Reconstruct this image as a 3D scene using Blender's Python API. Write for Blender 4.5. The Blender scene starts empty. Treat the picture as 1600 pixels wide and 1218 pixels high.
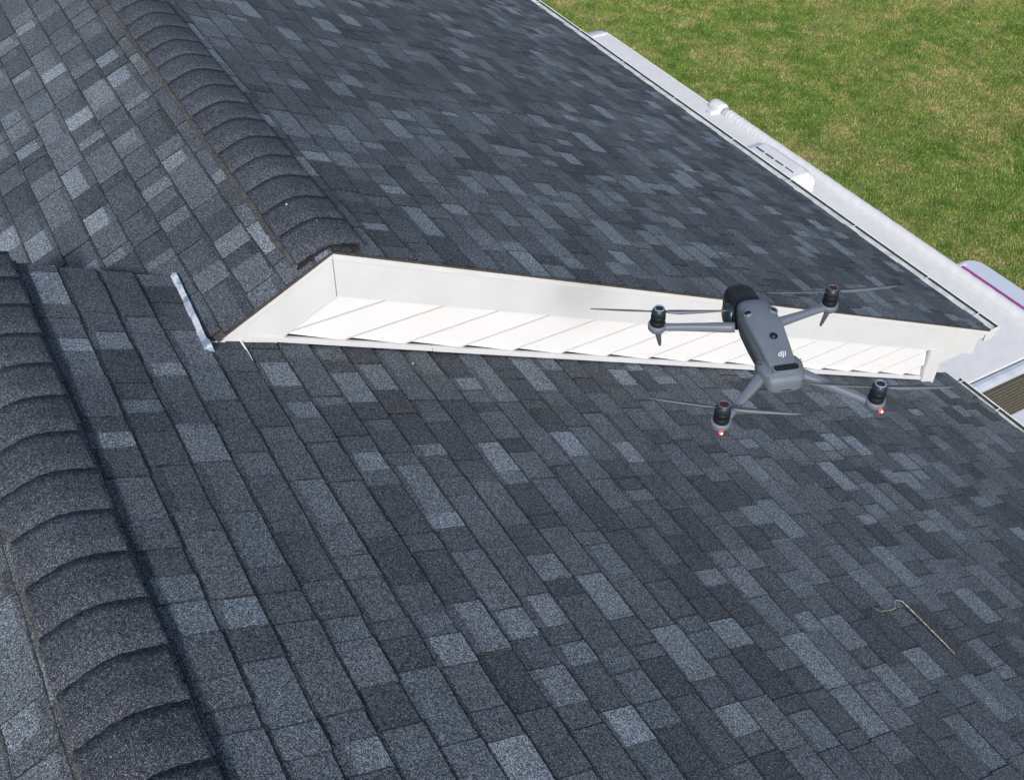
import bpy, math, random
import numpy as np
from mathutils import Vector, Matrix
random.seed(7); rng = np.random.default_rng(11)
S = bpy.context.scene
COL = S.collection

# ------------------------------------------------------------------ camera, world, sun, exposure
cam_d = bpy.data.cameras.new('camera'); cam = bpy.data.objects.new('camera', cam_d); COL.objects.link(cam)
CX = Vector((0.867, -0.498, 0.013)); CD = Vector((-0.327, -0.590, -0.738)); CF = Vector((0.375, 0.636, -0.674))
CF.normalize(); CX = (CX - CX.dot(CF) * CF).normalized(); CU = (-CF).cross(CX)
cam.matrix_world = Matrix(((CX.x, CU.x, -CF.x, -1.1263), (CX.y, CU.y, -CF.y, -3.2624), (CX.z, CU.z, -CF.z, 2.3931), (0, 0, 0, 1)))
cam_d.sensor_width = 36.0; cam_d.lens = 1713.6 / 1600 * 36.0
cam_d.clip_start = 0.05; cam_d.clip_end = 2000
S.camera = cam

SUN_EL, SUN_AZ = math.radians(36), math.radians(-118)      # direction TO the sun, azimuth measured from +x
to_sun = Vector((math.cos(SUN_EL) * math.cos(SUN_AZ), math.cos(SUN_EL) * math.sin(SUN_AZ), math.sin(SUN_EL)))
w = bpy.data.worlds.new('World'); S.world = w; w.use_nodes = True
nt = w.node_tree; bg = nt.nodes['Background']
sky = nt.nodes.new('ShaderNodeTexSky'); sky.sky_type = 'NISHITA'; sky.sun_disc = False
sky.sun_elevation = SUN_EL; sky.sun_rotation = math.pi / 2 - SUN_AZ
sky.air_density = 1.0; sky.dust_density = 2.5; sky.ozone_density = 1.0
nt.links.new(sky.outputs[0], bg.inputs[0]); bg.inputs[1].default_value = 0.115
sd = bpy.data.lights.new('sun', 'SUN'); sd.energy = 2.5; sd.angle = math.radians(4.5); sd.color = (1.0, 0.98, 0.965)
sun = bpy.data.objects.new('sun', sd); COL.objects.link(sun)
sun.rotation_euler = to_sun.to_track_quat('Z', 'Y').to_euler(); sun.location = (0, -10, 15)
S.view_settings.view_transform = 'Standard'; S.view_settings.look = 'None'
S.view_settings.exposure = 0.42; S.view_settings.gamma = 1.0
S.render.engine = 'CYCLES'; S.render.resolution_x = 1024; S.render.resolution_y = 779

# ------------------------------------------------------------------ helpers
def tag(o, label=None, cat=None, group=None, kind=None):
    if label: o['label'] = label
    if cat: o['category'] = cat
    if group: o['group'] = group
    if kind: o['kind'] = kind
    return o
def empty(name, loc, rotz=0):
    o = bpy.data.objects.new(name, None); COL.objects.link(o); o.location = loc; o.rotation_euler = (0, 0, rotz); o.empty_display_size = .1
    return o
class MB:
    def __init__(s): s.v = []; s.f = []; s.c = []; s.sm = []
    def add(s, vs, fs, col=None, smooth=False):
        b = len(s.v); s.v += [tuple(p) for p in vs]
        for f in fs:
            s.f.append([b + i for i in f]); s.c.append(col); s.sm.append(smooth)
    def box(s, a, b, col=None):
        x0, y0, z0 = a; x1, y1, z1 = b
        s.add([(x0,y0,z0),(x1,y0,z0),(x1,y1,z0),(x0,y1,z0),(x0,y0,z1),(x1,y0,z1),(x1,y1,z1),(x0,y1,z1)],
              [(3,2,1,0),(4,5,6,7),(0,1,5,4),(1,2,6,5),(2,3,7,6),(3,0,4,7)], col)
    def prism_xz(s, pts, y0, y1, col=None):      # polygon in x-z (clockwise seen from -y is fixed up later), extruded in y
        n = len(pts)
        vs = [(x, y0, z) for x, z in pts] + [(x, y1, z) for x, z in pts]
        fs = [tuple(range(n)), tuple(range(2 * n - 1, n - 1, -1))] + [((i + 1) % n, i, n + i, n + (i + 1) % n) for i in range(n)]
        s.add(vs, fs, col)
    def ring_loft(s, rings, cap=True, smooth=True, col=None, closed=True):
        n = len(rings[0]); vs = [p for r in rings for p in r]; fs = []
        for k in range(len(rings) - 1):
            for i in range(n if closed else n - 1):
                j = (i + 1) % n
                fs.append((k * n + i, k * n + j, (k + 1) * n + j, (k + 1) * n + i))
        s.add(vs, fs, col, smooth)
        if cap and closed:
            b = len(s.v) - len(vs)
            s.f.append([b + i for i in range(n)][::-1]); s.c.append(col); s.sm.append(False)
            s.f.append([b + (len(rings) - 1) * n + i for i in range(n)]); s.c.append(col); s.sm.append(False)
    def tube(s, pts, rad, n=10, col=None):
        pts = [Vector(p) for p in pts]; rings = []
        for i, p in enumerate(pts):
            d = (pts[min(i + 1, len(pts) - 1)] - pts[max(i - 1, 0)]).normalized()
            u = d.cross(Vector((0, 0, 1)));
            if u.length < 1e-3: u = d.cross(Vector((0, 1, 0)))
            u.normalize(); v = u.cross(d); r = rad[i] if isinstance(rad, (list, tuple)) else rad
            rings.append([p + r * (math.cos(2 * math.pi * k / n) * u + math.sin(2 * math.pi * k / n) * v) for k in range(n)])
        s.ring_loft(rings, col=col)
    def lathe(s, prof, c=(0, 0, 0), n=28, col=None, smooth=True):
        s.ring_loft([[(c[0] + r * math.cos(2 * math.pi * k / n), c[1] + r * math.sin(2 * math.pi * k / n), c[2] + z) for k in range(n)] for r, z in prof], col=col, smooth=smooth)
    def build(s, name, mat, parent=None, bevel=0, seg=2, label=None, loc=None, fix=True):
        me = bpy.data.meshes.new(name); me.from_pydata(s.v, [], s.f)
        me.polygons.foreach_set('use_smooth', s.sm)
        if any(c is not None for c in s.c):
            at = me.color_attributes.new('tint', 'FLOAT_COLOR', 'CORNER')
            arr = np.ones((len(me.loops), 4), dtype=np.float32)
            i = 0
            for f, c in zip(s.f, s.c):
                if c is not None: arr[i:i + len(f), :3] = c
                i += len(f)
            at.data.foreach_set('color', arr.ravel())
        me.update()
        if fix:
            import bmesh
            bm = bmesh.new(); bm.from_mesh(me); bmesh.ops.recalc_face_normals(bm, faces=bm.faces); bm.to_mesh(me); bm.free()
        me.materials.append(mat)
        o = bpy.data.objects.new(name, me); COL.objects.link(o)
        if loc: o.location = loc
        if parent: o.parent = parent
        if label: o['label'] = label
        if bevel:
            b = o.modifiers.new('bevel', 'BEVEL'); b.width = bevel; b.segments = seg; b.limit_method = 'ANGLE'; b.angle_limit = math.radians(35)
            b.harden_normals = False
        return o

# ------------------------------------------------------------------ materials
def new_mat(name):
    m = bpy.data.materials.new(name); m.use_nodes = True
    t = m.node_tree; return m, t, t.nodes['Principled BSDF']
def N(t, kind, **kw):
    n = t.nodes.new(kind)
    for k, v in kw.items():
        if k in n.inputs: n.inputs[k].default_value = v
        else: setattr(n, k, v)
    return n
def ramp(t, src, stops):
    r = t.nodes.new('ShaderNodeValToRGB'); e = r.color_ramp.elements
    while len(e) < len(stops): e.new(0.5)
    for i, (p, c) in enumerate(stops):
        e[i].position = p; e[i].color = (c, c, c, 1) if not isinstance(c, (tuple, list)) else (*c, 1)
    t.links.new(src, r.inputs[0]); return r.outputs[0]
def mixc(t, mode, fac, a, b):
    n = t.nodes.new('ShaderNodeMix'); n.data_type = 'RGBA'; n.blend_type = mode
    for s, v in ((0, fac), (6, a), (7, b)):
        if hasattr(v, 'is_output') or isinstance(v, bpy.types.NodeSocket): t.links.new(v, n.inputs[s])
        else: n.inputs[s].default_value = v if s == 0 else ((*v, 1) if len(v) == 3 else v)
    return n.outputs[2]
def simple(name, col, rough=.6, var=.06, scale=12, bump=0, bscale=200, metal=0, spec=.5):
    m, t, b = new_mat(name); tc = N(t, 'ShaderNodeTexCoord')
    nz = N(t, 'ShaderNodeTexNoise', Scale=scale, Detail=4.0); t.links.new(tc.outputs['Object'], nz.inputs['Vector'])
    r = ramp(t, nz.outputs[0], [(.3, 1 - var), (.7, 1 + var * .4)])
    c = mixc(t, 'MULTIPLY', 1.0, col, r); t.links.new(c, b.inputs['Base Color'])
    b.inputs['Roughness'].default_value = rough; b.inputs['Metallic'].default_value = metal; b.inputs['Specular IOR Level'].default_value = spec
    if bump:
        n2 = N(t, 'ShaderNodeTexNoise', Scale=bscale, Detail=2.0); t.links.new(tc.outputs['Object'], n2.inputs['Vector'])
        bp = N(t, 'ShaderNodeBump', Strength=bump, Distance=.002); t.links.new(n2.outputs[0], bp.inputs['Height']); t.links.new(bp.outputs[0], b.inputs['Normal'])
    return m
def granule_mat(name, dirt=False):
    m, t, b = new_mat(name)
    tc = N(t, 'ShaderNodeTexCoord'); at = N(t, 'ShaderNodeVertexColor'); at.layer_name = 'tint'
    L = t.links.new
    n1 = N(t, 'ShaderNodeTexNoise', Scale=400.0, Detail=2.0, Roughness=.8); L(tc.outputs['Object'], n1.inputs['Vector'])
    n2 = N(t, 'ShaderNodeTexNoise', Scale=120.0, Detail=2.0, Roughness=.6); L(tc.outputs['Object'], n2.inputs['Vector'])
    n3 = N(t, 'ShaderNodeTexNoise', Scale=2.6, Detail=6.0, Roughness=.65); L(tc.outputs['Object'], n3.inputs['Vector'])
    vo = N(t, 'ShaderNodeTexVoronoi', Scale=480.0); L(tc.outputs['Object'], vo.inputs['Vector'])
    g1 = ramp(t, n1.outputs[0], [(.35, .02), (.5, .58), (.66, 3.8)])
    g2 = ramp(t, n2.outputs[0], [(.32, .45), (.68, 1.6)])
    g3 = ramp(t, n3.outputs[0], [(.3, .80), (.7, 1.14)])
    c = mixc(t, 'MULTIPLY', 1.0, at.outputs['Color'], g1)
    c = mixc(t, 'MULTIPLY', 1.0, c, g2); c = mixc(t, 'MULTIPLY', 1.0, c, g3)
    sx = N(t, 'ShaderNodeSeparateColor'); L(vo.outputs['Color'], sx.inputs[0])
    sp = ramp(t, sx.outputs[0], [(.968, 0), (.974, 1)])
    c = mixc(t, 'MIX', sp, c, (.24, .25, .27))
    sp2 = ramp(t, sx.outputs[1], [(.93, 0), (.94, 1)])
    c = mixc(t, 'MIX', sp2, c, (.012, .014, .018))
    if dirt:
        n4 = N(t, 'ShaderNodeTexNoise', Scale=28.0, Detail=5.0, Roughness=.75); L(tc.outputs['Object'], n4.inputs['Vector'])
        c = mixc(t, 'MIX', ramp(t, n4.outputs[0], [(.50, 0), (.66, .6)]), c, (.085, .080, .074))
    L(c, b.inputs['Base Color']); b.inputs['Roughness'].default_value = .88; b.inputs['Specular IOR Level'].default_value = .25
    bp = N(t, 'ShaderNodeBump', Strength=.55, Distance=.0016); L(n1.outputs[0], bp.inputs['Height']); L(bp.outputs[0], b.inputs['Normal'])
    return m
M = {}
M['shingle'] = granule_mat('asphalt_shingle'); M['vent'] = granule_mat('dirty_ridge_vent', True)
M['white'] = simple('white_aluminium', (.635, .64, .65), .45, .05, 6)
M['drip'] = simple('drip_edge_white', (.66, .665, .66), .42, .07, 8)
M['vinyl'] = simple('white_vinyl', (.69, .69, .688), .5, .03, 5, .15, 60)
M['gutter'] = simple('gutter_white', (.80, .81, .80), .4, .12, 10)
M['trough'] = simple('gutter_inside', (.62, .66, .64), .5, .35, 14)
M['inner_dark'] = simple('gutter_inner_dark', (.05, .065, .055), .8, .4, 20)  # dark tone for the inner face of the gutter front
M['felt'] = simple('roof_edge_felt', (.07, .058, .052), .95, .4, 60)
M['debris'] = simple('gutter_debris', (.30, .22, .13), .95, .5, 40, .5, 90)
M['dark'] = simple('dark_void', (.012, .012, .014), .8, .2)
M['wall'] = simple('house_wall', (.70, .70, .68), .6, .05, 3)
M['rv_roof'] = simple('trailer_membrane', (.62, .622, .632), .7, .06, 9, .35, 55)
M['rv_side'] = simple('trailer_side', (.50, .54, .62), .35, .04, 3)
M['rv_trim'] = simple('trailer_trim', (.42, .46, .52), .35, .15, 6)
M['rv_white'] = simple('trailer_plastic', (.64, .645, .66), .4, .04, 8)
M['magenta'] = simple('magenta_stripe', (.30, .035, .19), .4, .05)
M['louver'] = simple('dark_louvre', (.045, .042, .036), .45, .3, 30)
M['slat'] = simple('louvre_edge', (.16, .14, .10), .5, .3, 30)
M['alu'] = simple('corrugated_aluminium', (.42, .44, .50), .35, .06, 5)
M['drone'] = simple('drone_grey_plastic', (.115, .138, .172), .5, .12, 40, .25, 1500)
M['drone_side'] = simple('drone_grey_shell', (.058, .072, .084), .55, .06, 40, .25, 1500)  # hull sides darker than the top, with their shade put into this colour
M['drone_arm'] = simple('drone_arm_plastic', (.135, .155, .195), .45, .05, 40)
M['black'] = simple('drone_black', (.008, .010, .015), .5, .3, 60, spec=.3)
M['fin'] = simple('drone_fins', (.030, .035, .042), .5, .2, 60, spec=.3)
M['hub'] = simple('motor_hub', (.014, .022, .036), .35, .2, 80)
M['ring_blue'] = simple('motor_ring_silver', (.20, .25, .33), .35, .1)
M['ring_orange'] = simple('motor_ring_orange', (.16, .065, .06), .4, .1)
M['blade'] = simple('propeller_blade', (.085, .097, .112), .4, .1)
M['lens'] = simple('lens_glass', (.006, .010, .022), .08, .1)
M['logo'] = simple('logo_white', (.60, .61, .63), .5, .02)
m, t, b = new_mat('red_led'); b.inputs['Base Color'].default_value = (.8, .05, .02, 1)
b.inputs['Emission Color'].default_value = (1, .03, .015, 1); b.inputs['Emission Strength'].default_value = 2.5; M['led'] = m
m, t, b = new_mat('red_led_core'); b.inputs['Emission Color'].default_value = (1, .55, .3, 1); b.inputs['Emission Strength'].default_value = 5; M['ledcore'] = m
m, t, b = new_mat('flashing_film')      # bright metal strip with blue film streaks and sky reflection painted in
tc = N(t, 'ShaderNodeTexCoord'); nz = N(t, 'ShaderNodeTexNoise', Scale=18.0, Detail=3.0, Distortion=.5); t.links.new(tc.outputs['Object'], nz.inputs['Vector'])
c = ramp(t, nz.outputs[0], [(.36, (.20, .27, .36)), (.5, (.40, .47, .56)), (.6, (.68, .72, .76))]); t.links.new(c, b.inputs['Base Color'])
b.inputs['Roughness'].default_value = .35; b.inputs['Metallic'].default_value = .15; M['film'] = m
m, t, b = new_mat('dry_stalk'); tc = N(t, 'ShaderNodeTexCoord'); nz = N(t, 'ShaderNodeTexNoise', Scale=90.0, Detail=3.0); t.links.new(tc.outputs['Object'], nz.inputs['Vector'])
c = ramp(t, nz.outputs[0], [(.4, (.22, .17, .12)), (.55, (.50, .43, .32)), (.68, (.70, .66, .60))]); t.links.new(c, b.inputs['Base Color']); b.inputs['Roughness'].default_value = .9; M['stalk'] = m

def lawn_mat(name, blades):
    m, t, b = new_mat(name); L = t.links.new
    tc = N(t, 'ShaderNodeTexCoord'); gm = N(t, 'ShaderNodeNewGeometry')
    P = gm.outputs['Position']
    def nz(scale, det=4.0, dist=0.0, ro=.55):
        n = N(t, 'ShaderNodeTexNoise', Scale=scale, Detail=det, Distortion=dist, Roughness=ro); L(P, n.inputs['Vector']); return n.outputs[0]
    green = ramp(t, nz(.9, 5.0), [(.35, (.092, .172, .030)), (.65, (.155, .238, .056))])
    g2 = ramp(t, nz(3.2, 4.0), [(.38, (.066, .142, .021)), (.62, (.205, .270, .066))])
    g = mixc(t, 'MIX', .5, green, g2)
    tan = ramp(t, nz(9.0, 3.0), [(.35, (.31, .27, .11)), (.65, (.48, .40, .21))])
    pa = nz(.55, 6.0, .4, .62); pb = nz(1.9, 5.0, .3, .68)
    a = mixc(t, 'ADD', 1.0, ramp(t, pa, [(.46, 0), (.63, .27)]), ramp(t, pb, [(.49, 0), (.68, .55)]))
    c = mixc(t, 'MIX', a, g, tan)
    c = mixc(t, 'MULTIPLY', 1.0, c, ramp(t, nz(26.0, 3.0, 0, .7), [(.32, .66), (.68, 1.28)]))
    if blades:
        at = N(t, 'ShaderNodeVertexColor'); at.layer_name = 'tint'; c = mixc(t, 'MULTIPLY', 1.0, c, at.outputs['Color'])
    else:
        fine = ramp(t, nz(55.0, 4.0, 0, .75), [(.3, .45), (.7, 1.15)]); c = mixc(t, 'MULTIPLY', 1.0, c, fine)
        bp = N(t, 'ShaderNodeBump', Strength=.8, Distance=.03); L(nz(40.0, 3.0), bp.inputs['Height']); L(bp.outputs[0], b.inputs['Normal'])
    L(c, b.inputs['Base Color']); b.inputs['Roughness'].default_value = .8; b.inputs['Specular IOR Level'].default_value = .2
    return m
M['lawn'] = lawn_mat('lawn_ground', False); M['grass'] = lawn_mat('grass_blades', True)

# ------------------------------------------------------------------ measurements of the house
m_ = .482                                    # roof pitch
SL = math.sqrt(1 + m_ * m_)                  # slope length per metre of run
EXP = .143; DX = EXP / SL
HF = .216; D = .4834                         # fascia height; drop from the upper to the lower roof plane
XB = -1.19; ZB = -D - m_ * XB                # lower wing's ridge
EA = 4.43; EB = 4.315                        # shingle edges at the eaves
XV = -D / (2 * m_)                           # where the lower plane meets the upper wing's left slope
GZ = -7.1                                    # lawn level

PAL = [((.049, .057, .068), .18), ((.066, .077, .091), .31), ((.087, .102, .119), .29), ((.150, .176, .205), .10), ((.120, .141, .164), .12)]
def tone():
    r = random.random(); a = 0
    for c, p in PAL:
        a += p
        if r < a: break
    k = random.uniform(.88, 1.12); hue = random.uniform(-.03, .035)
    return (c[0] * k * (1 + hue), c[1] * k, c[2] * k * (1 - hue * .5)), c[0] > .1

def shingles(name, parent, xr, zr, sgn, s0, s1, ylim, phase, label, yfar=12.0, ynear=-6.0):
    """laminated shingles on the plane z = zr - m|x-xr|, courses run along y; sgn = side of the ridge"""
    mb = MB(); n = Vector((sgn * m_, 0, 1)).normalized(); dn = Vector((sgn, 0, -m_)).normalized()
    def P(s, y, h): return Vector((xr, 0, zr)) + dn * s + n * h + Vector((0, y, 0))
    k = 0; s = s0 + phase - EXP
    while s < s1 - .01:
        sa, sb = max(s, s0), min(s + EXP, s1)
        if sb - sa < .012: s += EXP; continue
        y0, y1 = ylim(sa, sb)
        y = y0; hi = random.random() < .5; prev = False
        while y < y1 - .001:
            wd = random.choice([.07, .09, .11, .13, .16, .20, .24]) * random.uniform(.85, 1.15)
            ye = y + wd
            if ye > y1 - .04: ye = y1
            col, light = tone()
            if light and prev and random.random() < .75: col, light = tone()
            prev = light
            hA, hB = (.0040, .0115) if hi else (.0008, .0075)
            hA += random.uniform(-.0004, .0004); hB += random.uniform(-.0008, .0008)
            j1, j2 = random.uniform(-.0025, .0025), random.uniform(-.0025, .0025)
            k1 = random.uniform(-.003, .003) if y > y0 else 0; k2 = 0
            top = [P(sa - .004, y, hA), P(sa - .004, ye, hA), P(sb + j1, ye, hB), P(sb + j2, y + k1, hB)]
            rimw = min(.0048, (sb - sa) * .3); rim = [P(sb + j2, y + k1, hB - .0016), P(sb + j1, ye, hB - .0016), P(sb + j1 - rimw, ye, hB), P(sb + j2 - rimw, y + k1, hB)]
            mb.add(rim, [(0, 1, 2, 3)], (.017, .019, .023)); top[2] = rim[2]; top[3] = rim[3]
            lo = [P(sa - .004, y, -.002), P(sa - .004, ye, -.002), P(sb + j1, ye, -.002), P(sb + j2, y + k1, -.002)]
            # blended granules on light and recessed tabs, plus course shade painted along every upper edge
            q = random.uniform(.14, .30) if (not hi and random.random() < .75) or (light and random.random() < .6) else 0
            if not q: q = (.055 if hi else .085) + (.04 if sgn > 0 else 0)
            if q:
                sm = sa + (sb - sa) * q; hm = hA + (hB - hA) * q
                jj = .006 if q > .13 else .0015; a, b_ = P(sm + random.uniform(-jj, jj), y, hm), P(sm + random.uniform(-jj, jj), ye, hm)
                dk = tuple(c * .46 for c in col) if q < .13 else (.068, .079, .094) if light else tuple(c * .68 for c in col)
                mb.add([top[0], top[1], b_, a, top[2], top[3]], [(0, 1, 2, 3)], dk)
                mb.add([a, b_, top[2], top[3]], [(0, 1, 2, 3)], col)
            else:
                mb.add(top, [(0, 1, 2, 3)], col)
            edge = (.010, .011, .013)
            mb.add([rim[0], rim[1], lo[2], lo[3]], [(0, 1, 2, 3)], edge)
            if y > y0 and random.random() < .85:
                sw = random.uniform(.0016, .0034)
                mb.add([P(sa + .004, y, hA + .0006), P(sa + .004, y + sw, hA + .0006), P(sb - .005 + j2, y + sw + k1, hB + .0004), P(sb - .005 + j2, y + k1, hB + .0004)], [(0, 1, 2, 3)], (.022, .025, .030))
            sedge = tuple(c * .38 for c in col)
            mb.add([top[0], top[3], lo[3], lo[0]], [(0, 1, 2, 3)], sedge)
            mb.add([top[1], top[2], lo[2], lo[1]], [(0, 1, 2, 3)], sedge)
            y = ye
            hi = not hi if random.random() < .8 else hi
        s += EXP; k += 1
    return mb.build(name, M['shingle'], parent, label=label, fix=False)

def ridge_caps(name, parent, xr, zr, y_first, y_last, e, base, label):
    """overlapping bent cap shingles sitting on a raised ridge vent"""
    mb = MB(); y = y_first; R0 = .066
    def prof(u, h, w): 
        x = u * w; z = -m_ * (math.sqrt(x * x + R0 * R0) - R0) + .0
        return x, z + base + h
    nu = 22
    while y < y_last:
        w = .137 + random.uniform(-.003, .003); t0, t1 = .0058, .0030; c, _ = (.043, .050, .063), 0
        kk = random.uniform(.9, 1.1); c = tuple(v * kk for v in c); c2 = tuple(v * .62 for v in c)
        ya, yb = y, y + e + .012; sk = random.uniform(-.006, .006)
        rows = []
        for yy, h, off in ((ya, t1, 0), (ya + e * .55, t1 + (t0 - t1) * .55, 0), (ya + e * .86, t1 + (t0 - t1) * .86, 0), (yb, t0, 0)):
            row = []
            for i in range(nu + 1):
                u = -1 + 2 * i / nu; x, z = prof(u, h, w); row.append((xr + x, yy + sk * u * (yy - ya) / e + .0015 * math.sin(i * 1.7 + y * 9), zr + z))
            rows.append(row)
        for r in range(3):
            a, b_ = rows[r], rows[r + 1]
            for i in range(nu): mb.add([a[i], a[i + 1], b_[i + 1], b_[i]], [(0, 1, 2, 3)], c if r < 2 else c, True)
        # far butt edge, near edge and the two long edges
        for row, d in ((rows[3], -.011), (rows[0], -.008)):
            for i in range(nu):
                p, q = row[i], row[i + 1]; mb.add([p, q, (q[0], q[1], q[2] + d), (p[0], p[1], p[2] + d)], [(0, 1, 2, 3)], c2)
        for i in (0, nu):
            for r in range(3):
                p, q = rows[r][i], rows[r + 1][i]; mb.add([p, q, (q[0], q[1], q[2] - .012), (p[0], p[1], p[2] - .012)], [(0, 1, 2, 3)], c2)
        y += e
    # weld a bit of smoothness inside each cap
    o = mb.build(name, M['shingle'], parent, label=label, fix=False)
    import bmesh
    bm = bmesh.new(); bm.from_mesh(o.data); bmesh.ops.remove_doubles(bm, verts=bm.verts, dist=.0002); bmesh.ops.recalc_face_normals(bm, faces=bm.faces); bm.to_mesh(o.data); bm.free()
    return o

# ------------------------------------------------------------------ lawn
mb = MB(); mb.add([(-400, -400, GZ), (400, -400, GZ), (400, 400, GZ), (-400, 400, GZ)], [(0, 1, 2, 3)])
tag(mb.build('lawn', M['lawn'], fix=False), kind='structure')
def grass():
    n = 700000
    x = rng.uniform(7.4, 22.0, n); y = rng.uniform(1.0, 18.0, n)
    h = rng.uniform(.02, .055, n); wd = rng.uniform(.0025, .0065, n); a = rng.uniform(0, 2 * np.pi, n)
    ln = rng.uniform(.1, 1.0, n) * h; b = rng.uniform(0, 2 * np.pi, n)
    v = np.zeros((n, 3, 3), dtype=np.float32)
    v[:, 0] = np.stack([x - wd * np.cos(a), y - wd * np.sin(a), np.full(n, GZ)], 1)
    v[:, 1] = np.stack([x + wd * np.cos(a), y + wd * np.sin(a), np.full(n, GZ)], 1)
    v[:, 2] = np.stack([x + ln * np.cos(b), y + ln * np.sin(b), GZ + h], 1)
    me = bpy.data.meshes.new('grass'); me.vertices.add(3 * n); me.loops.add(3 * n); me.polygons.add(n)
    me.vertices.foreach_set('co', v.ravel()); me.loops.foreach_set('vertex_index', np.arange(3 * n, dtype=np.int32))
    me.polygons.foreach_set('loop_start', np.arange(0, 3 * n, 3, dtype=np.int32))
    at = me.color_attributes.new('tint', 'FLOAT_COLOR', 'POINT')
    k = rng.uniform(.4, 2.1, n); r = k * rng.uniform(.85, 1.25, n); col = np.stack([r, k, k * rng.uniform(.6, 1.2, n), np.ones(n)], 1).astype(np.float32)
    at.data.foreach_set('color', np.repeat(col, 3, axis=0).ravel())
    me.update(); me.validate(); me.materials.append(M['grass'])
    o = bpy.data.objects.new('grass', me); COL.objects.link(o)
    tag(o, 'short green lawn grass with tan dry patches', 'grass', kind='stuff')
grass()

# ------------------------------------------------------------------ house
house = tag(empty('house', (0, 0, 0)), 'house with dark grey shingle roofs and a white sided gable between them', 'house')
def zA(x): return -m_ * abs(x)
def zBp(x): return ZB - m_ * abs(x - XB)
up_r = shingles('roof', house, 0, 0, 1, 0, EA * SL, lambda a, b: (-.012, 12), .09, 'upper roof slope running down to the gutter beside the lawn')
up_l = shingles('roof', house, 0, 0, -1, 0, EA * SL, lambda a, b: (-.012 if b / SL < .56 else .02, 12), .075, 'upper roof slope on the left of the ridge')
def limB(a, b):
    x = XB + (a + b) / 2 / SL
    if x < XV - .02: return (-6.0, .446)
    if x > 4.02: return (-6.0, .115)
    return (-6.0, .004)
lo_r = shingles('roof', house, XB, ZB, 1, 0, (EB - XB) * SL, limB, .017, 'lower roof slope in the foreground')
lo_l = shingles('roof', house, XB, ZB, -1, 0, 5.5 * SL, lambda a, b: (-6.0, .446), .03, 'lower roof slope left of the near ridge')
# roof decks just under the shingles
mb = MB()
T = .03
mb.prism_xz([(0, -.003), (EA - .02, zA(EA - .02) - .003), (EA - .02, zA(EA - .02) - T), (0, -T), (-EA + .02, zA(EA - .02) - T), (-EA + .02, zA(EA - .02) - .003)], .001, 12)
mb.build('roof_deck', M['felt'], house)
mb = MB()
mb.prism_xz([(XB, ZB - .003), (EB - .02, zBp(EB - .02) - .003), (EB - .02, zBp(EB - .02) - T), (XB, ZB - T), (XB - 5.48, zBp(XB - 5.48) - T), (XB - 5.48, zBp(XB - 5.48) - .003)], -6.0, -.001)
mb.prism_xz([(XB, ZB - .003), (XV - .05, zBp(XV - .05) - .003), (XV - .05, zBp(XV - .05) - T), (XB, ZB - T), (XB - 3.0, zBp(XB - 3.0) - T), (XB - 3.0, zBp(XB - 3.0) - .003)], 0.0, .44)
mb.build('roof_deck', M['felt'], house)
# small gable wall closing the lower roof where it rides over the upper one
mb = MB(); zf = lambda x: zA(x)
mb.prism_xz([(XB, ZB - T - .002), (XV - .03, zBp(XV - .03) - T - .002), (XV - .05, zA(XV - .05) - .02), (-4.2, zA(4.2) - .02), (-4.2, zBp(-4.2) - T - .002)], .40, .42)
mb.build('gable_wall', M['wall'], house)

# ridge vents and caps
def vent(xr, zr, y0, y1, name):
    mb = MB(); w = .144
    a = [(xr - w - .006, zr - m_ * w - .004), (xr - w, zr - m_ * w + .0195), (xr, zr + .020), (xr + w - .02, zr - m_ * (w - .02) + .016), (xr + w - .02, zr - m_ * w - .002)]
    n = int((y1 - y0) / .03); rows = []
    for i in range(n + 1):
        y = y0 + (y1 - y0) * i / n; jx = random.uniform(-.004, .003); jz = random.uniform(-.003, .003)
        rows.append([(p[0] + (jx if k < 2 else 0), y, p[1] + (jz if k == 1 else 0)) for k, p in enumerate(a)])
    mb.ring_loft(rows, smooth=False, col=(.060, .062, .064))
    return mb.build(name, M['vent'], house)
vent(0, 0, .05, 12, 'ridge_vent'); vent(XB, ZB, -6, .42, 'ridge_vent')
ridge_caps('ridge_cap', house, 0, 0, .23 - .178 * 1 - .048, 12, .178, .020, 'curved ridge shingles along the upper roof')
ridge_caps('ridge_cap', house, XB, ZB, -.437 - .175 * 32, .36, .175, .018, 'curved ridge shingles along the near roof')

mb = MB(); mb.prism_xz([(-.135, zA(.135) + .004), (-.12, zA(.12) + .020), (-.03, .006), (0, .020), (.03, .006), (.115, zA(.115) + .020), (.125, zA(.125) + .004), (0, .0035)], .016, .03); mb.build('vent_opening', M['dark'], house)
# rake of the upper wing: felt edge, drip edge, fascia
def rake_strip(x0, x1, top0, bot0, y0, y1, name, mat, clip=False, extra=None, lab=None, bevel=0):
    mb = MB(); n = 26; pts_t = []; pts_b = []
    for i in range(n + 1):
        x = x0 + (x1 - x0) * i / n
        pts_t.append((x, zA(x) + top0)); zb = zA(x) + bot0
        if clip: zb = max(zb, zBp(x) + .002)
        pts_b.append((x, zb))
    if clip:
        k = [i for i in range(n + 1) if pts_t[i][1] > pts_b[i][1] + .001]; pts_t = [pts_t[i] for i in k]; pts_b = [pts_b[i] for i in k]
    mb.prism_xz(pts_t + pts_b[::-1], y0, y1)
    return mb.build(name, mat, house, label=lab, bevel=bevel)
rake_strip(0.001, EA - .005, .0004, -.0085, -.016, 0.010, 'roof_edge', M['felt'])
rake_strip(-.001, -.488, .0004, -.0085, -.016, 0.010, 'roof_edge', M['felt'], True)
rake_strip(0.001, 1.80, -.008, -.040, -.010, .02, 'drip_edge', M['drip'], bevel=.0015)
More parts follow.
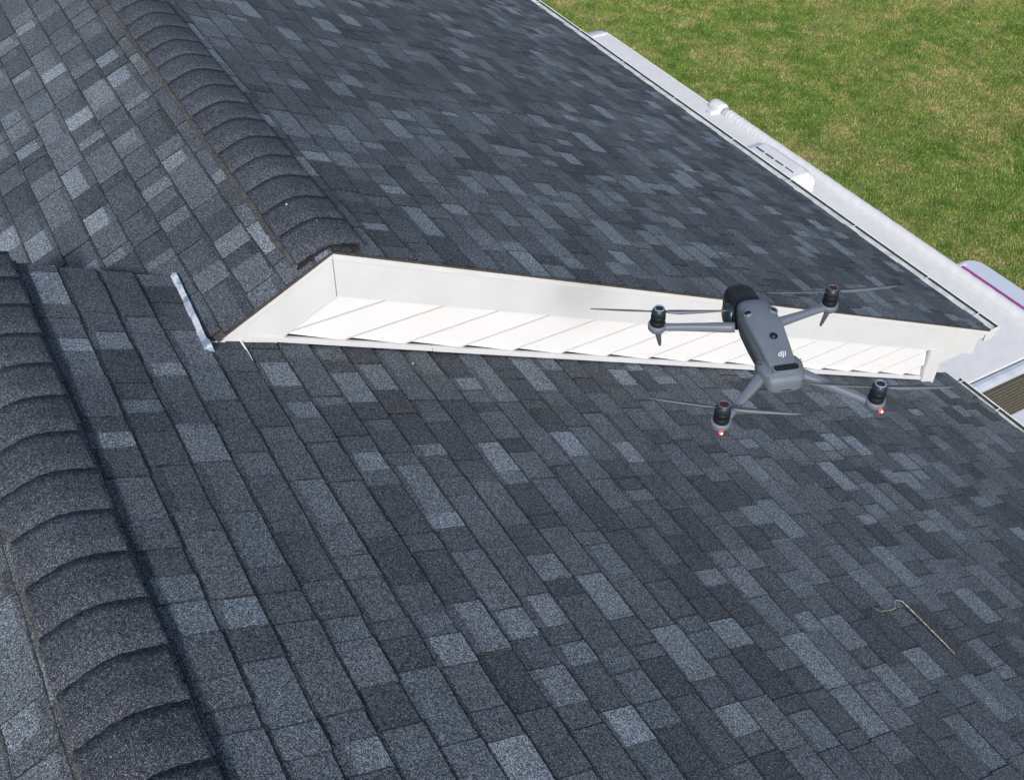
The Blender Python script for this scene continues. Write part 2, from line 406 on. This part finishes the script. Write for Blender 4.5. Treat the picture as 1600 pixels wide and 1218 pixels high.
rake_strip(1.796, EA - .03, -.007, -.040, -.0115, .02, 'drip_edge', M['drip'], bevel=.0015)
rake_strip(-.001, -.50, -.008, -.034, -.010, .02, 'drip_edge', M['drip'], True)
rake_strip(0.002, 4.345, -.041, -HF, -.003, .02, 'rake_board', M['white'], lab='long white rake board on the right of the peak')
rake_strip(-.002, -.52, -.035, -HF, -.003, .02, 'rake_board', M['white'], True, lab='short white rake board on the left of the peak')
# eave return of the rake (closed box end)
mb = MB(); zf = zA(4.04) - HF
mb.prism_xz([(4.0, zA(4.0) - HF - .001), (4.24, zA(4.24) - HF - .001), (4.225, -2.262), (4.0, -2.262)], -.0015, .02)
mb.build('eave_return', M['white'], house)
mb = MB(); mb.prism_xz([(4.348, zA(4.348) - .042), (4.41, zA(4.41) - .042), (4.405, -2.20), (4.345, -2.19)], .001, 12); mb.build('eave_board', M['white'], house)
mb = MB(); mb.box((4.03, .022, -2.27), (4.36, 12, -2.255)); mb.build('soffit', M['white'], house)
# siding laps (each clipped by the two roof lines, lower butt stands proud), one mesh
def lap_x(z, side):      # right limit on the lower plane and left limit
    return (-D - z) / m_
mb = MB(); z = -.3225 + .1265; k = 0
bz = []
while z > -2.55:
    zt, zb = z, z - .1265
    # allowed polygon: below fascia line z < -m x - HF + .01 (x>0), mirrored on the left; above channel
    poly = [(-.6, zt), (3.87, zt), (3.87, zb), (-.6, zb)]
    def clip(poly, f):
        out = []
        for i in range(len(poly)):
            p, q = poly[i], poly[(i + 1) % len(poly)]; fp, fq = f(p), f(q)
            if fp >= 0: out.append(p)
            if (fp >= 0) != (fq >= 0):
                tt = fp / (fp - fq); out.append((p[0] + (q[0] - p[0]) * tt, p[1] + (q[1] - p[1]) * tt))
        return out
    poly = clip(poly, lambda p: (-m_ * p[0] - HF + .014) - p[1])
    poly = clip(poly, lambda p: (m_ * p[0] - HF + .014) - p[1])
    # lower cut: gap to the channel opens to 8 mm at the upper end of the lap
    def low(p, zt=zt, zb=zb): return p[1] - (-D - m_ * p[0] + .0435 + .0065 * min(1, max(0, (p[1] - zb) / (zt - zb))))
    poly = clip(poly, low)
    if len(poly) > 2:
        zl = zb + .011
        for part, lip in ((clip(poly, lambda p: p[1] - zl), 0), (clip(poly, lambda p: zl - p[1]), 1)):
            if len(part) < 3: continue
            def yy(p): return .0165 - .0145 * (zt - p[1]) / (zt - zl) if not lip else .002 + .0042 * (zl - p[1]) / (zl - zb)
            n = len(part); vs = [(p[0], yy(p), p[1]) for p in part] + [(p[0], .019, p[1]) for p in part]
            mb.add(vs, [tuple(range(n))] + [((i + 1) % n, i, n + i, n + (i + 1) % n) for i in range(n)])
    z -= .1265
sid = mb.build('siding', M['vinyl'], house)
# channel trim resting on the lower roof
mb = MB()
for a, b_ in ((-.36, .395), (.397, 3.87)):
    mb.prism_xz([(a, -D - m_ * a + .0175), (b_, -D - m_ * b_ + .0175), (b_, -D - m_ * b_ + .043), (a, -D - m_ * a + .043)], -.008 - (.0015 if a > 0 else 0), .010)
mb.build('siding_channel', M['white'], house, bevel=.002)
mb = MB(); mb.prism_xz([(-.45, -D - m_ * -.45 - .02), (4.0, -D - m_ * 4.0 - .02), (4.0, -2.2), (0, -.25), (-.4, -.43)], .021, .04); mb.build('wall_sheathing', M['dark'], house)
# corner board
mb = MB(); mb.prism_xz([(3.885, zA(3.885) - HF - .001), (4.0, zA(4.0) - HF - .001), (4.0, -D - m_ * 4.0 + .003), (3.885, -D - m_ * 3.885 + .003)], -.012, .02)
mb.prism_xz([(4.0005, -2.263), (4.012, -2.263), (4.012, -2.42), (4.0005, -2.42)], -.012, .12)
mb.build('corner_board', M['white'], house, bevel=.002)
# walls under the eaves
def wall(a, b): mb = MB(); mb.box(a, b); return mb.build('wall', M['wall'], house)
wall((3.99, .05, GZ), (4.03, 11.9, -2.27)); wall((3.95, -5.9, GZ), (3.985, .04, -2.62)); wall((-6.4, -5.9, GZ), (3.94, -5.87, -2.62)); wall((-6.44, -5.85, GZ), (-6.4, .4, -2.62)); wall((-4.1, .45, GZ), (-4.06, 11.9, -2.12)); wall((-4.0, 11.88, GZ), (3.98, 11.92, -2.12))
# metal strip where the lower roof meets the left slope of the upper one
mb = MB(); n = 26; rows = []
for i in range(n + 1):
    y = -.075 + (.52) * i / n; dz = .0006 * math.sin(i * 1.3) ; wd = .021 + .0006 * math.sin(i * .9) + (.006 if i < 3 else 0)
    x0 = -.549 + .030 * i / n; z0 = zBp(x0) + .012
    x1 = x0 + wd; z1 = z0 + .012 + dz
    rows.append([(x0 - .006, y + .01, z0 - .012), (x0, y, z0), (x0 + wd * .5, y, (z0 + z1) / 2 + .005), (x1, y - .01, z1), (x1 + .004, y - .01, z1 - .03)])
mb.ring_loft(rows, smooth=False); mb.build('valley_flashing', M['film'], house)
mb = MB()
xa = -.400
mb.add([(xa - .004, .0, zBp(xa) + .013), (xa + .004, 0, zBp(xa) + .013), (xa + .0045, -.06, zBp(xa) + .014), (xa + .002, -.135, zBp(xa) + .013), (xa - .001, -.135, zBp(xa) + .0125)], [(0, 1, 2, 3, 4)])
mb.add([(xa - .004, .0, zBp(xa) + .006), (xa + .004, 0, zBp(xa) + .013), (xa + .002, -.135, zBp(xa) + .013), (xa - .001, -.135, zBp(xa) + .005)], [(0, 1, 2, 3)])
mb.build('step_flashing', M['white'], house, fix=False)
mb = MB(); mb.prism_xz([(-.507, zA(.507) - .012), (-.45, zA(.45) - .012), (-.45, zA(.45) - .022), (-.507, zBp(-.507) + .004)], -.013, -.0105); mb.build('flashing_end', M['white'], house)

# gutters
def gutter(x0, zt, y0, y1, wd, nm, hang_y, zin, lab):
    mb = MB(); t_ = .003
    P = [(x0, zt), (x0, zt - .085), (x0 + wd * .66, zt - .085), (x0 + wd * .86, zt - .045), (x0 + wd, zt - .03), (x0 + wd, zt), (x0 + wd - .007, zt), (x0 + wd - .007, zt - .004), (x0 + wd - t_, zt - .004),
         (x0 + wd - t_, zt - .027), (x0 + wd * .86 - t_, zt - .042), (x0 + wd * .66 - t_, zt - .081), (x0 + t_, zt - .081), (x0 + t_, zt)]
    mb.prism_xz(P, y0, y1); g = mb.build('gutter', M['gutter'], house, label=lab)
    mb = MB(); mb.prism_xz([(x0 + t_, zt - .080), (x0 + wd * .84, zt - .045), (x0 + wd * .88, zt - zin - .010), (x0 + t_, zt - zin)], y0 + .004, y1 - .004)
    mb.build('trough', M['trough'], g)
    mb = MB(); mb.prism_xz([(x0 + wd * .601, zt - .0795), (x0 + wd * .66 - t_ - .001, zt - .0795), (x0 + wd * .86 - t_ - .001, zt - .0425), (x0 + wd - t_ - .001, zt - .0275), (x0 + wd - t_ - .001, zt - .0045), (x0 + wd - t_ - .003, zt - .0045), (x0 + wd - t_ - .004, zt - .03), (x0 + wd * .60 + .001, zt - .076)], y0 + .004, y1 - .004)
    mb.build('inner_face', M['inner_dark'], g)
    mb = MB()
    for yy in (y0,): mb.prism_xz([(x0 - .004, zt + .002), (x0 - .004, zt - .09), (x0 + wd * .66, zt - .09), (x0 + wd * .86 + .004, zt - .046), (x0 + wd + .003, zt - .03), (x0 + wd + .003, zt + .003)], yy - .004, yy)
    mb.build('end_cap', M['white'], g, bevel=.002)
    for yy in hang_y:
        mb = MB(); mb.box((x0 + .012, yy - .004, zt + .001), (x0 + wd - .002, yy + .004, zt + .003)); mb.box((x0 - .024, yy - .016, zt + .006), (x0 + .012, yy - .003, zt + .010)); mb.box((x0 - .018, yy + .003, zt + .004), (x0 + .018, yy + .014, zt + .008)); mb.build('gutter_hanger', M['white'], g)
    return g
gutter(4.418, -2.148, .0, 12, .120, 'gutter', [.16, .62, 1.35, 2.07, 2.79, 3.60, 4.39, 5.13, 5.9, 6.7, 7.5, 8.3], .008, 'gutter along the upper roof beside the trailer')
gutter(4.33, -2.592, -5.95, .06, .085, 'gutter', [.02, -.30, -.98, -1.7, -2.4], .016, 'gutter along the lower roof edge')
mb = MB(); n = 60; rows = []
for i in range(n + 1):
    y = -3.0 + 2.72 * i / n; a = .5 + .5 * math.sin(i * .8) * math.sin(i * .31); rows.append([(4.318, y, -2.585), (4.335 + .008 * a, y, -2.578 + .004 * a), (4.345 + .010 * a, y, -2.590), (4.338, y, -2.60)])
mb.ring_loft(rows, smooth=False); mb.build('gutter_debris', M['debris'], house)

# ------------------------------------------------------------------ things lying on the roof
def onB(px, py, h=.011): return Vector((px, py, zBp(px) + h))
pts = [onB(1.487, -1.700, .012), onB(1.510, -1.727, .012), onB(1.56, -1.737, .022), onB(1.597, -1.730, .018), onB(1.612, -1.712, .030), onB(1.640, -1.694, .026), onB(1.675, -1.703, .020), onB(1.684, -1.78, .013), onB(1.679, -1.87, .016), onB(1.683, -1.93, .012), onB(1.679, -1.988, .012)]
mb = MB(); mb.tube([pts[0]] + pts[1:], [.0007, .0011, .0009, .0012, .0010, .0014, .0018, .0020, .0022, .0018, .0014], 7)
tag(mb.build('dry_stalk', M['stalk']), 'thin pale dry stalk bent at one end, lying on the foreground shingles', 'twig')
def speck(x, y, z, r, lab, cat='debris', nm='leaf_scrap'):
    mb = MB(); vs = [(x + r * math.cos(a) * random.uniform(.6, 1.2), y + r * math.sin(a) * random.uniform(.6, 1.2), z) for a in (0, 1, 2, 3, 4, 5)]
    vs += [(p[0] * .5 + x * .5, p[1] * .5 + y * .5, z + r * .5) for p in vs]
    mb.add(vs, [tuple(range(6, 12))] + [(i, (i + 1) % 6, 6 + (i + 1) % 6, 6 + i) for i in range(6)])
    o = mb.build(nm, M['stalk']); tag(o, lab, cat)
def capz(x, xr, zr, b): return zr + b + .013 - m_ * (math.sqrt((x - xr) ** 2 + .055 ** 2) - .055)
speck(-.715, -.36, zBp(-.715) + .012, .004, 'tiny white speck on the shingles left of the metal flashing')
speck(.26, -.10, zBp(.26) + .012, .0045, 'small tan leaf scrap on the shingles just below the white siding')
speck(-.045, .33, capz(-.045, 0, 0, .022), .006, 'yellowish scrap on the upper ridge cap near its end')
speck(.012, .16, capz(.012, 0, 0, .022), .004, 'tiny white speck on the last ridge cap above the white peak')

# ------------------------------------------------------------------ travel trailer beside the house
RZ = -4.2
rv = tag(empty('travel_trailer', (6.2, 4.8, GZ)), 'long white travel trailer parked on the lawn alongside the gutter', 'trailer')
def rvb(mb, name, mat, parent=None, **k):
    o = mb.build(name, mat, parent or rv, **k)
    if parent is None: o.location = (-6.2, -4.8, -GZ)
    return o
X0, X1, Y0, Y1 = 4.95, 7.35, .95, 8.78
mb = MB(); mb.box((X0 + .01, Y0 + .02, GZ + .55), (X1 - .01, Y1 - .02, RZ - .03)); rvb(mb, 'body', M['rv_side'])
mb = MB(); mb.box((X0, Y0 + .08, RZ - .028), (X1 - .02, Y1 - .02, RZ)); rvb(mb, 'roof', M['rv_roof'], bevel=.02, seg=3)
mb = MB()   # rounded far cap
rows = [[(x, Y1 - .10 + .34 * math.sin(a), RZ - .22 + (.235) * math.cos(a)) for a in [math.radians(d) for d in range(0, 91, 10)]] + [(x, Y1 - .1, RZ - .22)] for x in (X0, X0 + .05, X1 - .06, X1 - .01)]
mb.ring_loft(rows, smooth=True); rvb(mb, 'far_cap', M['rv_trim'])
mb = MB(); mb.box((X0, Y1 - .13, RZ + .001), (X1 - .01, Y1 - .09, RZ + .018)); rvb(mb, 'cap_trim', M['rv_white'])
mb = MB(); mb.box((X1 - .02, Y0 + .06, RZ - .045), (X1 + .012, Y1 - .12, RZ + .012)); rvb(mb, 'roof_rail', M['rv_white'], bevel=.008)
mb = MB()   # near end moulding, slightly bowed
mb.ring_loft([[(x, Y0 + .06, RZ + .006), (x, Y0 + .01, RZ + .006), (x, Y0 - .03, RZ - .012), (x, Y0 - .045, RZ - .05), (x, Y0 - .02, RZ - .06), (x, Y0 + .05, RZ - .04)] for x in (X0, X1)], smooth=False)
rvb(mb, 'near_moulding', M['rv_trim'], bevel=.01)
# dark louvred rock guard over the end window
mb = MB(); zt = RZ - .062; zb = RZ - .60
mb.box((X0 + .25, Y0 - .01, zb), (X1 - .05, Y0 + .02, zt))
lg = rvb(mb, 'rock_guard', M['louver'])
mb = MB(); k = 11
for i in range(k):
    z1 = zt - (zt - zb) * i / k; z0 = zt - (zt - zb) * (i + 1) / k
    mb.add([(X0 + .25, Y0 - .012, z1), (X1 - .05, Y0 - .012, z1), (X1 - .05, Y0 - .05, z0 + .008), (X0 + .25, Y0 - .05, z0 + .008), (X1 - .05, Y0 - .012, z0 + .004), (X0 + .25, Y0 - .012, z0 + .004)], [(0, 1, 2, 3), (3, 2, 4, 5)])
o = mb.build('louvre_slats', M['louver'], lg, fix=False)
mb = MB()
for i in range(k):
    z0 = zt - (zt - zb) * (i + 1) / k; mb.box((X0 + .25, Y0 - .056, z0 + .002), (X1 - .05, Y0 - .048, z0 + .012))
mb.build('slat_edges', M['slat'], lg)
# corrugated front skin
mb = MB(); z = zb - .004; pts = []
n = 104
for i in range(n + 1):
    zz = zb - .004 - (zb - .004 - GZ - .6) * i / n; pts.append((Y0 - .02 + (.024 if i % 2 else -.012), zz))
for (ya, za), (yb, z2) in zip(pts[:-1], pts[1:]): mb.add([(X0, ya, za), (X1, ya, za), (X1, yb, z2), (X0, yb, z2)], [(0, 1, 2, 3)])
rvb(mb, 'corrugated_skin', M['alu'], fix=False)
# rolled awning along the lawn side
AX, AZ, AR = X1 + .035, RZ - .005, .074
mb = MB(); rings = []; yA, yB = Y0 + .02, 6.02
ny = 420
for i in range(ny + 1):
    y = yB - (yB - yA) * i / ny; fade = math.exp(-(yB - y) / .9)
    row = []
    for kx in range(20):
        a = 2 * math.pi * kx / 20
        r = AR * (1 - .02 * math.sin(a * 2)) + fade * .0024 * math.sin(y * 88 + .6 * math.sin(a)) + .0012 * math.sin(y * 21 + 2 * a) * math.sin(y * 5.3) + .0008 * math.sin(y * 40 + a)
        row.append((AX + r * math.cos(a), y, AZ + r * math.sin(a)))
    rings.append(row)
mb.ring_loft(rings); aw = rvb(mb, 'awning_roll', M['rv_white'])
mb = MB(); mb.ring_loft([[(AX + r * math.cos(2 * math.pi * k / 20), y, AZ + r * math.sin(2 * math.pi * k / 20)) for k in range(20)] for y, r in ((6.025, .062), (6.10, .062))]); mb.build('end_ring', M['rv_trim'], aw)
mb = MB(); mb.ring_loft([[(AX - .015 + r * math.cos(2 * math.pi * k / 20), y, AZ + .01 + r * math.sin(2 * math.pi * k / 20)) for k in range(20)] for y, r in ((6.105, .080), (6.13, .098), (6.26, .098), (6.32, .08), (6.335, .04))])
mb.box((AX - .20, 6.12, AZ - .08), (AX - .03, 6.20, AZ + .05)); mb.build('end_bracket', M['rv_white'], aw, bevel=.01)
# air conditioner
ax0, ax1, ay0, ay1 = 6.30, 7.06, 4.12, 5.08
rings = []
for y, h in ((ay1 + .04, .05), (ay1, .15), (ay1 - .08, .24), (ay1 - .2, .285), (ay0 + .16, .30), (ay0 + .045, .29), (ay0, .25), (ay0 - .01, .06)):
    row = []
    ins = .05 if h < .2 else 0
    for (x, z) in ((ax0 + ins, 0), (ax0 + ins, h * .72), (ax0 + .02 + ins, h * .86), (ax0 + .09 + ins, h), (ax1 - .09 - ins, h), (ax1 - .02 - ins, h * .86), (ax1 - ins, h * .72), (ax1 - ins, 0)):
        row.append((x, y, RZ + .004 + z))
    rings.append(row)
mb = MB(); mb.ring_loft(rings, smooth=False); ac = rvb(mb, 'air_conditioner', M['rv_white'], bevel=.018, seg=3)
for i in range(4):
    y = ay1 - .22 - i * .165
    mb = MB(); mb.box((ax1 - .255, y - .13, RZ + .300), (ax1 - .240, y, RZ + .3065)); mb.build('slot', M['dark'], ac)
for (x, y) in ((ax1 - .10, ay0 + .06), (ax1 - .035, ay0 + .10)):
    mb = MB(); mb.lathe([(.014, 0), (.014, .012)], (x, y, RZ + .286 if x < ax1 - .05 else RZ + .262), 12); mb.build('screw_cover', M['trough'], ac)
# slide-out with its coloured stripe
sx0, sx1, sy0, sy1, sz = X1 + .01, 8.17, 1.0, 2.68, -4.5
def rrect(x0, y0, x1, y1, r):
    P = [(x0, y0), (x1, y0)]; P += [(x1 - r + r * math.cos(a), y1 - r + r * math.sin(a)) for a in [math.radians(d) for d in range(0, 91, 15)]]; P += [(x0, y1)]; return P
mb = MB(); P = rrect(sx0, sy0, sx1, sy1, .16)
mb.ring_loft([[(x, y, z) for x, y in P] for z in (GZ + .7, sz - .03)] + [[(sx0 + (x - sx0) * .985, y - (.02 if y > 0 else 0), sz) for x, y in P]], smooth=False)
sl = rvb(mb, 'slide_out', M['rv_side'], bevel=.012)
mb = MB(); mb.box((7.885, sy0 + .01, sz + .001), (7.925, 2.60, sz + .005)); mb.build('stripe', M['magenta'], sl)
mb = MB(); mb.box((7.45, 2.60, sz + .001), (7.98, 2.625, sz + .010)); mb.build('edge_trim', M['rv_white'], sl)
for (x, y) in ((X0 + .12, 4.4), (X0 + .12, 5.3), (X1 - .12, 4.4), (X1 - .12, 5.3)):
    mb = MB(); mb.ring_loft([[(x + dx, y + .34 * math.cos(2 * math.pi * k / 24), GZ + .34 + .34 * math.sin(2 * math.pi * k / 24)) for k in range(24)] for dx in (-.1, .1)]); rvb(mb, 'wheel', M['black'])

# ------------------------------------------------------------------ drone
YAW = math.radians(71.5)
dr = tag(empty('drone', (-.0598 + .004 * math.sin(YAW), -2.293 - .004 * math.cos(YAW), 1.241), YAW), 'grey camera drone with four arms hovering above the roof', 'drone')
def sect(x, hw, zt, zb, e=3.5, yo=0, n=36, tap=1.0):
    zc = (zt + zb) / 2; hz = (zt - zb) / 2; out = []
    for k in range(n):
        a = 2 * math.pi * k / n; c, s_ = math.cos(a), math.sin(a)
        zz = hz * math.copysign(abs(s_) ** (2 / e), s_); q = tap + (1 - tap) * (zz / hz + 1) / 2
        out.append((x, yo + hw * q * math.copysign(abs(c) ** (2 / e), c), zc + zz))
    return out
mb = MB()
mb.ring_loft([sect(*a, tap=.60) for a in ((.122, .012, -.004, -.030, 2.4), (.117, .022, .002, -.038, 2.6), (.105, .0315, .006, -.045, 3), (.080, .0365, .008, -.052), (.045, .0375, .005, -.054), (.0, .0365, -.002, -.054), (-.020, .0350, -.008, -.052), (-.035, .0330, -.016, -.052), (-.048, .028, -.022, -.052), (-.058, .024, -.03, -.05))])
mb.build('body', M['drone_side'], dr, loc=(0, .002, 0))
mb = MB()   # long top shell, tapering to the rear
mb.ring_loft([sect(*a) for a in ((.1235, .010, .000, -.012, 2.3), (.120, .018, .006, -.014, 2.5), (.112, .0245, .012, -.014, 2.8), (.098, .0285, .0165, -.012, 3.4), (.070, .0300, .0185, -.012, 4.2), (.035, .0292, .0145, -.012, 4.6), (.0, .0262, .0075, -.015, 4.6), (-.030, .0238, .0005, -.02, 4.4), (-.048, .0225, -.004, -.024, 4), (-.056, .021, -.009, -.026, 3.2))])
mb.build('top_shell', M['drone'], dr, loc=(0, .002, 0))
mb = MB()   # rear battery block with shoulders
mb.ring_loft([sect(*a) for a in ((-.002, .026, -.016, -.036, 3), (-.014, .0365, -.0085, -.036, 3.4), (-.028, .0390, -.0070, -.038, 4.2), (-.044, .0365, -.0085, -.040, 4.6), (-.0590, .0300, -.0115, -.042, 4.8), (-.0640, .0270, -.0155, -.043, 4.2), (-.0655, .0225, -.0195, -.0405, 3.6), (-.0660, .012, -.025, -.036, 3), (-.0660, .002, -.029, -.032, 2))])
bt = mb.build('battery', M['drone'], dr, loc=(0, .0015, 0))
mb = MB(); mb.box((-.0668, -.0085, -.0368), (-.0640, .0085, -.0355)); mb.build('latch_line', M['black'], bt)
mb = MB(); mb.ring_loft([[(px_, y_, z_) for px_, y_, z_ in ((x_, -.0375, -.009), (x_, .0375, -.009), (x_, .0378, -.0098), (x_, -.0378, -.0098))] for x_ in (-.0272, -.0262)], smooth=False)
for sy in (-1, 1): mb.box((-.0560, sy * .0300 - .0006, -.034), (-.0550, sy * .0300 + .0006, -.014))
mb.build('seam', M['black'], bt)
# exhaust grille near the tail
mb = MB(); P = []
for k in range(24):
    a = 2 * math.pi * k / 24; P.append((math.cos(a), math.sin(a)))
def slot(rx, ry, z0, z1, xc, yc=0, sl=.18):
    rings = []
    for z in (z0, z1):
        row = []
        for c, s_ in P:
            yy = (ry - rx) * math.copysign(1, s_) * (1 if abs(s_) > 1e-6 else 0) + rx * s_; xx = rx * c
            row.append((xc + xx, yc + yy, z + sl * xx))
        rings.append(row)
    return rings
mb.ring_loft(slot(.0072, .0235, -.012, -.0030, -.0480), smooth=False); gr = mb.build('grille_rim', M['drone'], dr, bevel=.0006)
mb = MB(); mb.ring_loft(slot(.0054, .0210, -.010, -.0022, -.0480), smooth=False); gi = mb.build('exhaust_grille', M['black'], dr)
mb = MB()
for i in range(8):
    y = -.0161 + i * .0046; mb.box((-.0520, y - .0005, -.0034), (-.0440, y + .0005, -.0008))
mb.build('grille_fins', M['fin'], gi)
# vision sensors
def eye(x, y, z, r, tilt):
    mb = MB(); mb.lathe([(r * 1.45, -.006), (r * 1.42, .0), (r * 1.2, .0022), (r * .95, .0018), (r * .9, .0)], n=24)
    e = mb.build('vision_sensor', M['drone'], dr); e.location = (x, y, z); e.rotation_euler = (tilt, 0, 0)
    mb = MB(); mb.lathe([(r * .92, .0), (r * .92, .0012), (r * .6, .0024), (r * .2, .0029)], n=24); mb.build('lens', M['lens'], e)
eye(.072, .0250, .0178, .0060, -.30); eye(.072, -.0205, .0178, .0060, .30); 
mb = MB(); mb.lathe([(.0066, -.002), (.0066, .0008), (.0050, .0010)], n=24); e = mb.build('vision_sensor', M['black'], dr); e.location = (.0145, .000, .0115); e.rotation_euler = (0, -.2, 0)
mb = MB(); mb.lathe([(.0022, 0), (.0022, .0016), (.001, .0021)], (-.0018, .001, 0), n=16); mb.build('lens', M['drone_side'], e)
mb = MB(); mb.box((.098, .0318, -.022), (.107, .0335, -.008)); mb.build('side_sensor', M['black'], dr, bevel=.003)
# gimbal camera
mb = MB()
def rbox(x0, x1, hw, z0, z1, n=6):
    return [sect(x0, hw * .85, z1 - .004, z0 + .004, 3), sect(x0 + .004, hw, z1, z0, 3), sect(x0 + .03, hw, z1, z0, 2.8), sect(x1 - .018, hw * .96, z1 - .002, z0 + .002, 2.7), sect(x1 - .006, hw * .8, z1 - .007, z0 + .007, 2.6), sect(x1, hw * .55, z1 - .016, z0 + .014, 2.4)]
mb.ring_loft(rbox(.116, .184, .0290, -.060, .003)); gb = mb.build('camera_housing', M['black'], dr)
mb = MB()
for i in range(11):
    y = -.018 + i * .0036; mb.box((.132, y - .0008, -.009), (.166 - .0003 * abs(i - 5) ** 2, y + .0008, .0040 - .0034 * (abs(i - 5) / 5) ** 2))
mb.build('heat_sink', M['fin'], gb)
mb = MB(); mb.ring_loft([[(.128 + r * math.cos(2 * math.pi * k / 24), y, -.028 + r * math.sin(2 * math.pi * k / 24)) for k in range(24)] for y, r in ((.020, .020), (.034, .020), (.038, .017), (.0385, .008))]); mb.build('gimbal_motor', M['hub'], gb)
# arms, motors, props
def arm_mesh(p, q, w0, w1, h0, h1):
    p, q = Vector(p), Vector(q); d = (q - p).normalized(); u = d.cross(Vector((0, 0, 1))).normalized(); v = u.cross(d); rings = []
    for tt, kw in ((0, .85), (.06, 1.05), (.2, 1.0), (.5, .9), (.8, .9), (.93, 1.05), (1, 1.15)):
        c = p + (q - p) * tt; w_ = (w0 + (w1 - w0) * tt) * kw; h_ = (h0 + (h1 - h0) * tt)
        rings.append([c + u * w_ * math.copysign(abs(math.cos(a)) ** .6, math.cos(a)) + v * h_ * math.copysign(abs(math.sin(a)) ** .6, math.sin(a)) for a in [2 * math.pi * k / 20 for k in range(20)]])
    mb = MB(); mb.ring_loft(rings); return mb
MZ = -.034
specs = [('front', .132, .158, (.090, .034, -.026), 'ring_blue'), ('front', .132, -.158, (.086, -.034, -.026), 'ring_orange'),
         ('rear', -.116, .130, (-.034, .032, -.030), 'ring_orange'), ('rear', -.116, -.130, (-.038, -.032, -.030), 'ring_blue')]
bang = [math.radians(-30 - 71.5), math.radians(-24 - 71.5), math.radians(-38 - 71.5), math.radians(-31 - 71.5)]
for (kind, x, y, root, ring), ba in zip(specs, bang):
    end = (x * .985, y * .955, MZ - .006)
    arm = arm_mesh(root, end, .0082 if kind == 'front' else .0095, .0060, .0080, .0055).build('arm', M['drone_arm'], dr)
    mb = MB(); mb.lathe([(.0125, MZ - .013), (.0155, MZ - .009), (.0162, MZ - .001), (.0155, MZ + .0015), (.0132, MZ + .001)], (x, y, 0)); mb.build('motor_mount', M['drone_arm'], arm)
    mb = MB(); mb.lathe([(.0125, MZ), (.0128, MZ + .003), (.0128, MZ + .009), (.0118, MZ + .0100), (.0118, MZ + .0112), (.0128, MZ + .012), (.0128, MZ + .019), (.0120, MZ + .0205)], (x, y, 0))
    mo = mb.build('motor', M['black'], dr)
    mb = MB(); mb.lathe([(.0118, MZ + .0206), (.0124, MZ + .0235), (.0120, MZ + .028), (.0102, MZ + .0325), (.0090, MZ + .0338)], (x, y, 0)); mb.build('hub', M['hub'], mo)
    mb = MB(); rr = .0082
    mb.ring_loft([[(x + (rr + .0012 * math.cos(b2)) * math.cos(a), y + (rr + .0012 * math.cos(b2)) * math.sin(a), MZ + .0345 + .0012 * math.sin(b2)) for b2 in [2 * math.pi * j / 8 for j in range(8)]] for a in [2 * math.pi * k / 28 for k in range(29)]], cap=False)
    mb.build('cap_ring', M[ring], mo)
    mb = MB(); mb.lathe([(.0078, MZ + .0330), (.0074, MZ + .0346), (.0066, MZ + .0336)], (x, y, 0)); mb.build('cap_button', M['hub'], mo)
    # propeller blades, at rest
    for sgn in (0, 1):
        a = ba + math.pi * sgn; d = Vector((math.cos(a), math.sin(a), 0)); u = Vector((-d.y, d.x, 0)) ; rings = []
        for r, wl, wt, tw in ((.010, .003, .003, .0), (.018, .0035, .0042, .30), (.035, .0038, .0062, .30), (.060, .0032, .0052, .22), (.090, .0025, .0038, .15), (.112, .0016, .0024, .10), (.118, .0008, .0012, .08)):
            c = Vector((x, y, MZ + .0275)) + d * r + Vector((0, 0, .004 * (r / .118) ** 2))
            uu = u * math.cos(tw) + Vector((0, 0, 1)) * math.sin(tw)
            rings.append([c + uu * wl, c + Vector((0, 0, .0006)), c - uu * wt, c - Vector((0, 0, .0006))])
        mb = MB(); mb.ring_loft(rings); mb.build('propeller_blade', M['blade'], dr)
    if kind == 'front':
        s_ = 1 if y > 0 else -1
        mb = MB(); mb.ring_loft([[(x - .004 + a * math.cos(t_) * .7 , y - s_ * (.001 + k) + a * math.sin(t_), z) for t_ in [2 * math.pi * j / 14 for j in range(14)]] for z, a, k in ((MZ - .008, .0060, 0), (MZ - .022, .0050, .002), (MZ - .040, .0034, .006), (MZ - .046, .0018, .007))])
        mb.build('landing_leg', M['drone_side'], arm)
    else:
        mb = MB(); mb.lathe([(.0026, -.0024), (.0034, 0), (.0026, .0024)], (x - .014, y + .003 * (1 if y > 0 else -2), MZ - .013), 14); ld = mb.build('status_light', M['led'], arm)
        mb = MB(); mb.lathe([(.0009, -.0012), (.0016, 0), (.0009, .0012)], (x - .0168, y + .003 * (1 if y > 0 else -2), MZ - .012), 12); mb.build('bulb', M['ledcore'], ld)
# maker's mark on the top shell
cu = bpy.data.curves.new('mark', 'FONT'); cu.body = 'dji'; cu.size = .0148; cu.shear = .25; cu.offset = .0003; cu.extrude = .0003; cu.align_x = 'CENTER'; cu.space_character = 1.0
to = bpy.data.objects.new('mark', cu); COL.objects.link(to)
dg = bpy.context.evaluated_depsgraph_get(); me = bpy.data.meshes.new_from_object(to.evaluated_get(dg)); bpy.data.objects.remove(to)
me.materials.clear(); me.materials.append(M['logo'])
lo = bpy.data.objects.new('logo', me); COL.objects.link(lo); lo.parent = dr
lo.matrix_local = Matrix.Translation((-.0265, .0, .0028)) @ Matrix.Rotation(-.20, 4, 'Y') @ Matrix.Rotation(-math.pi / 2 - .06, 4, 'Z')
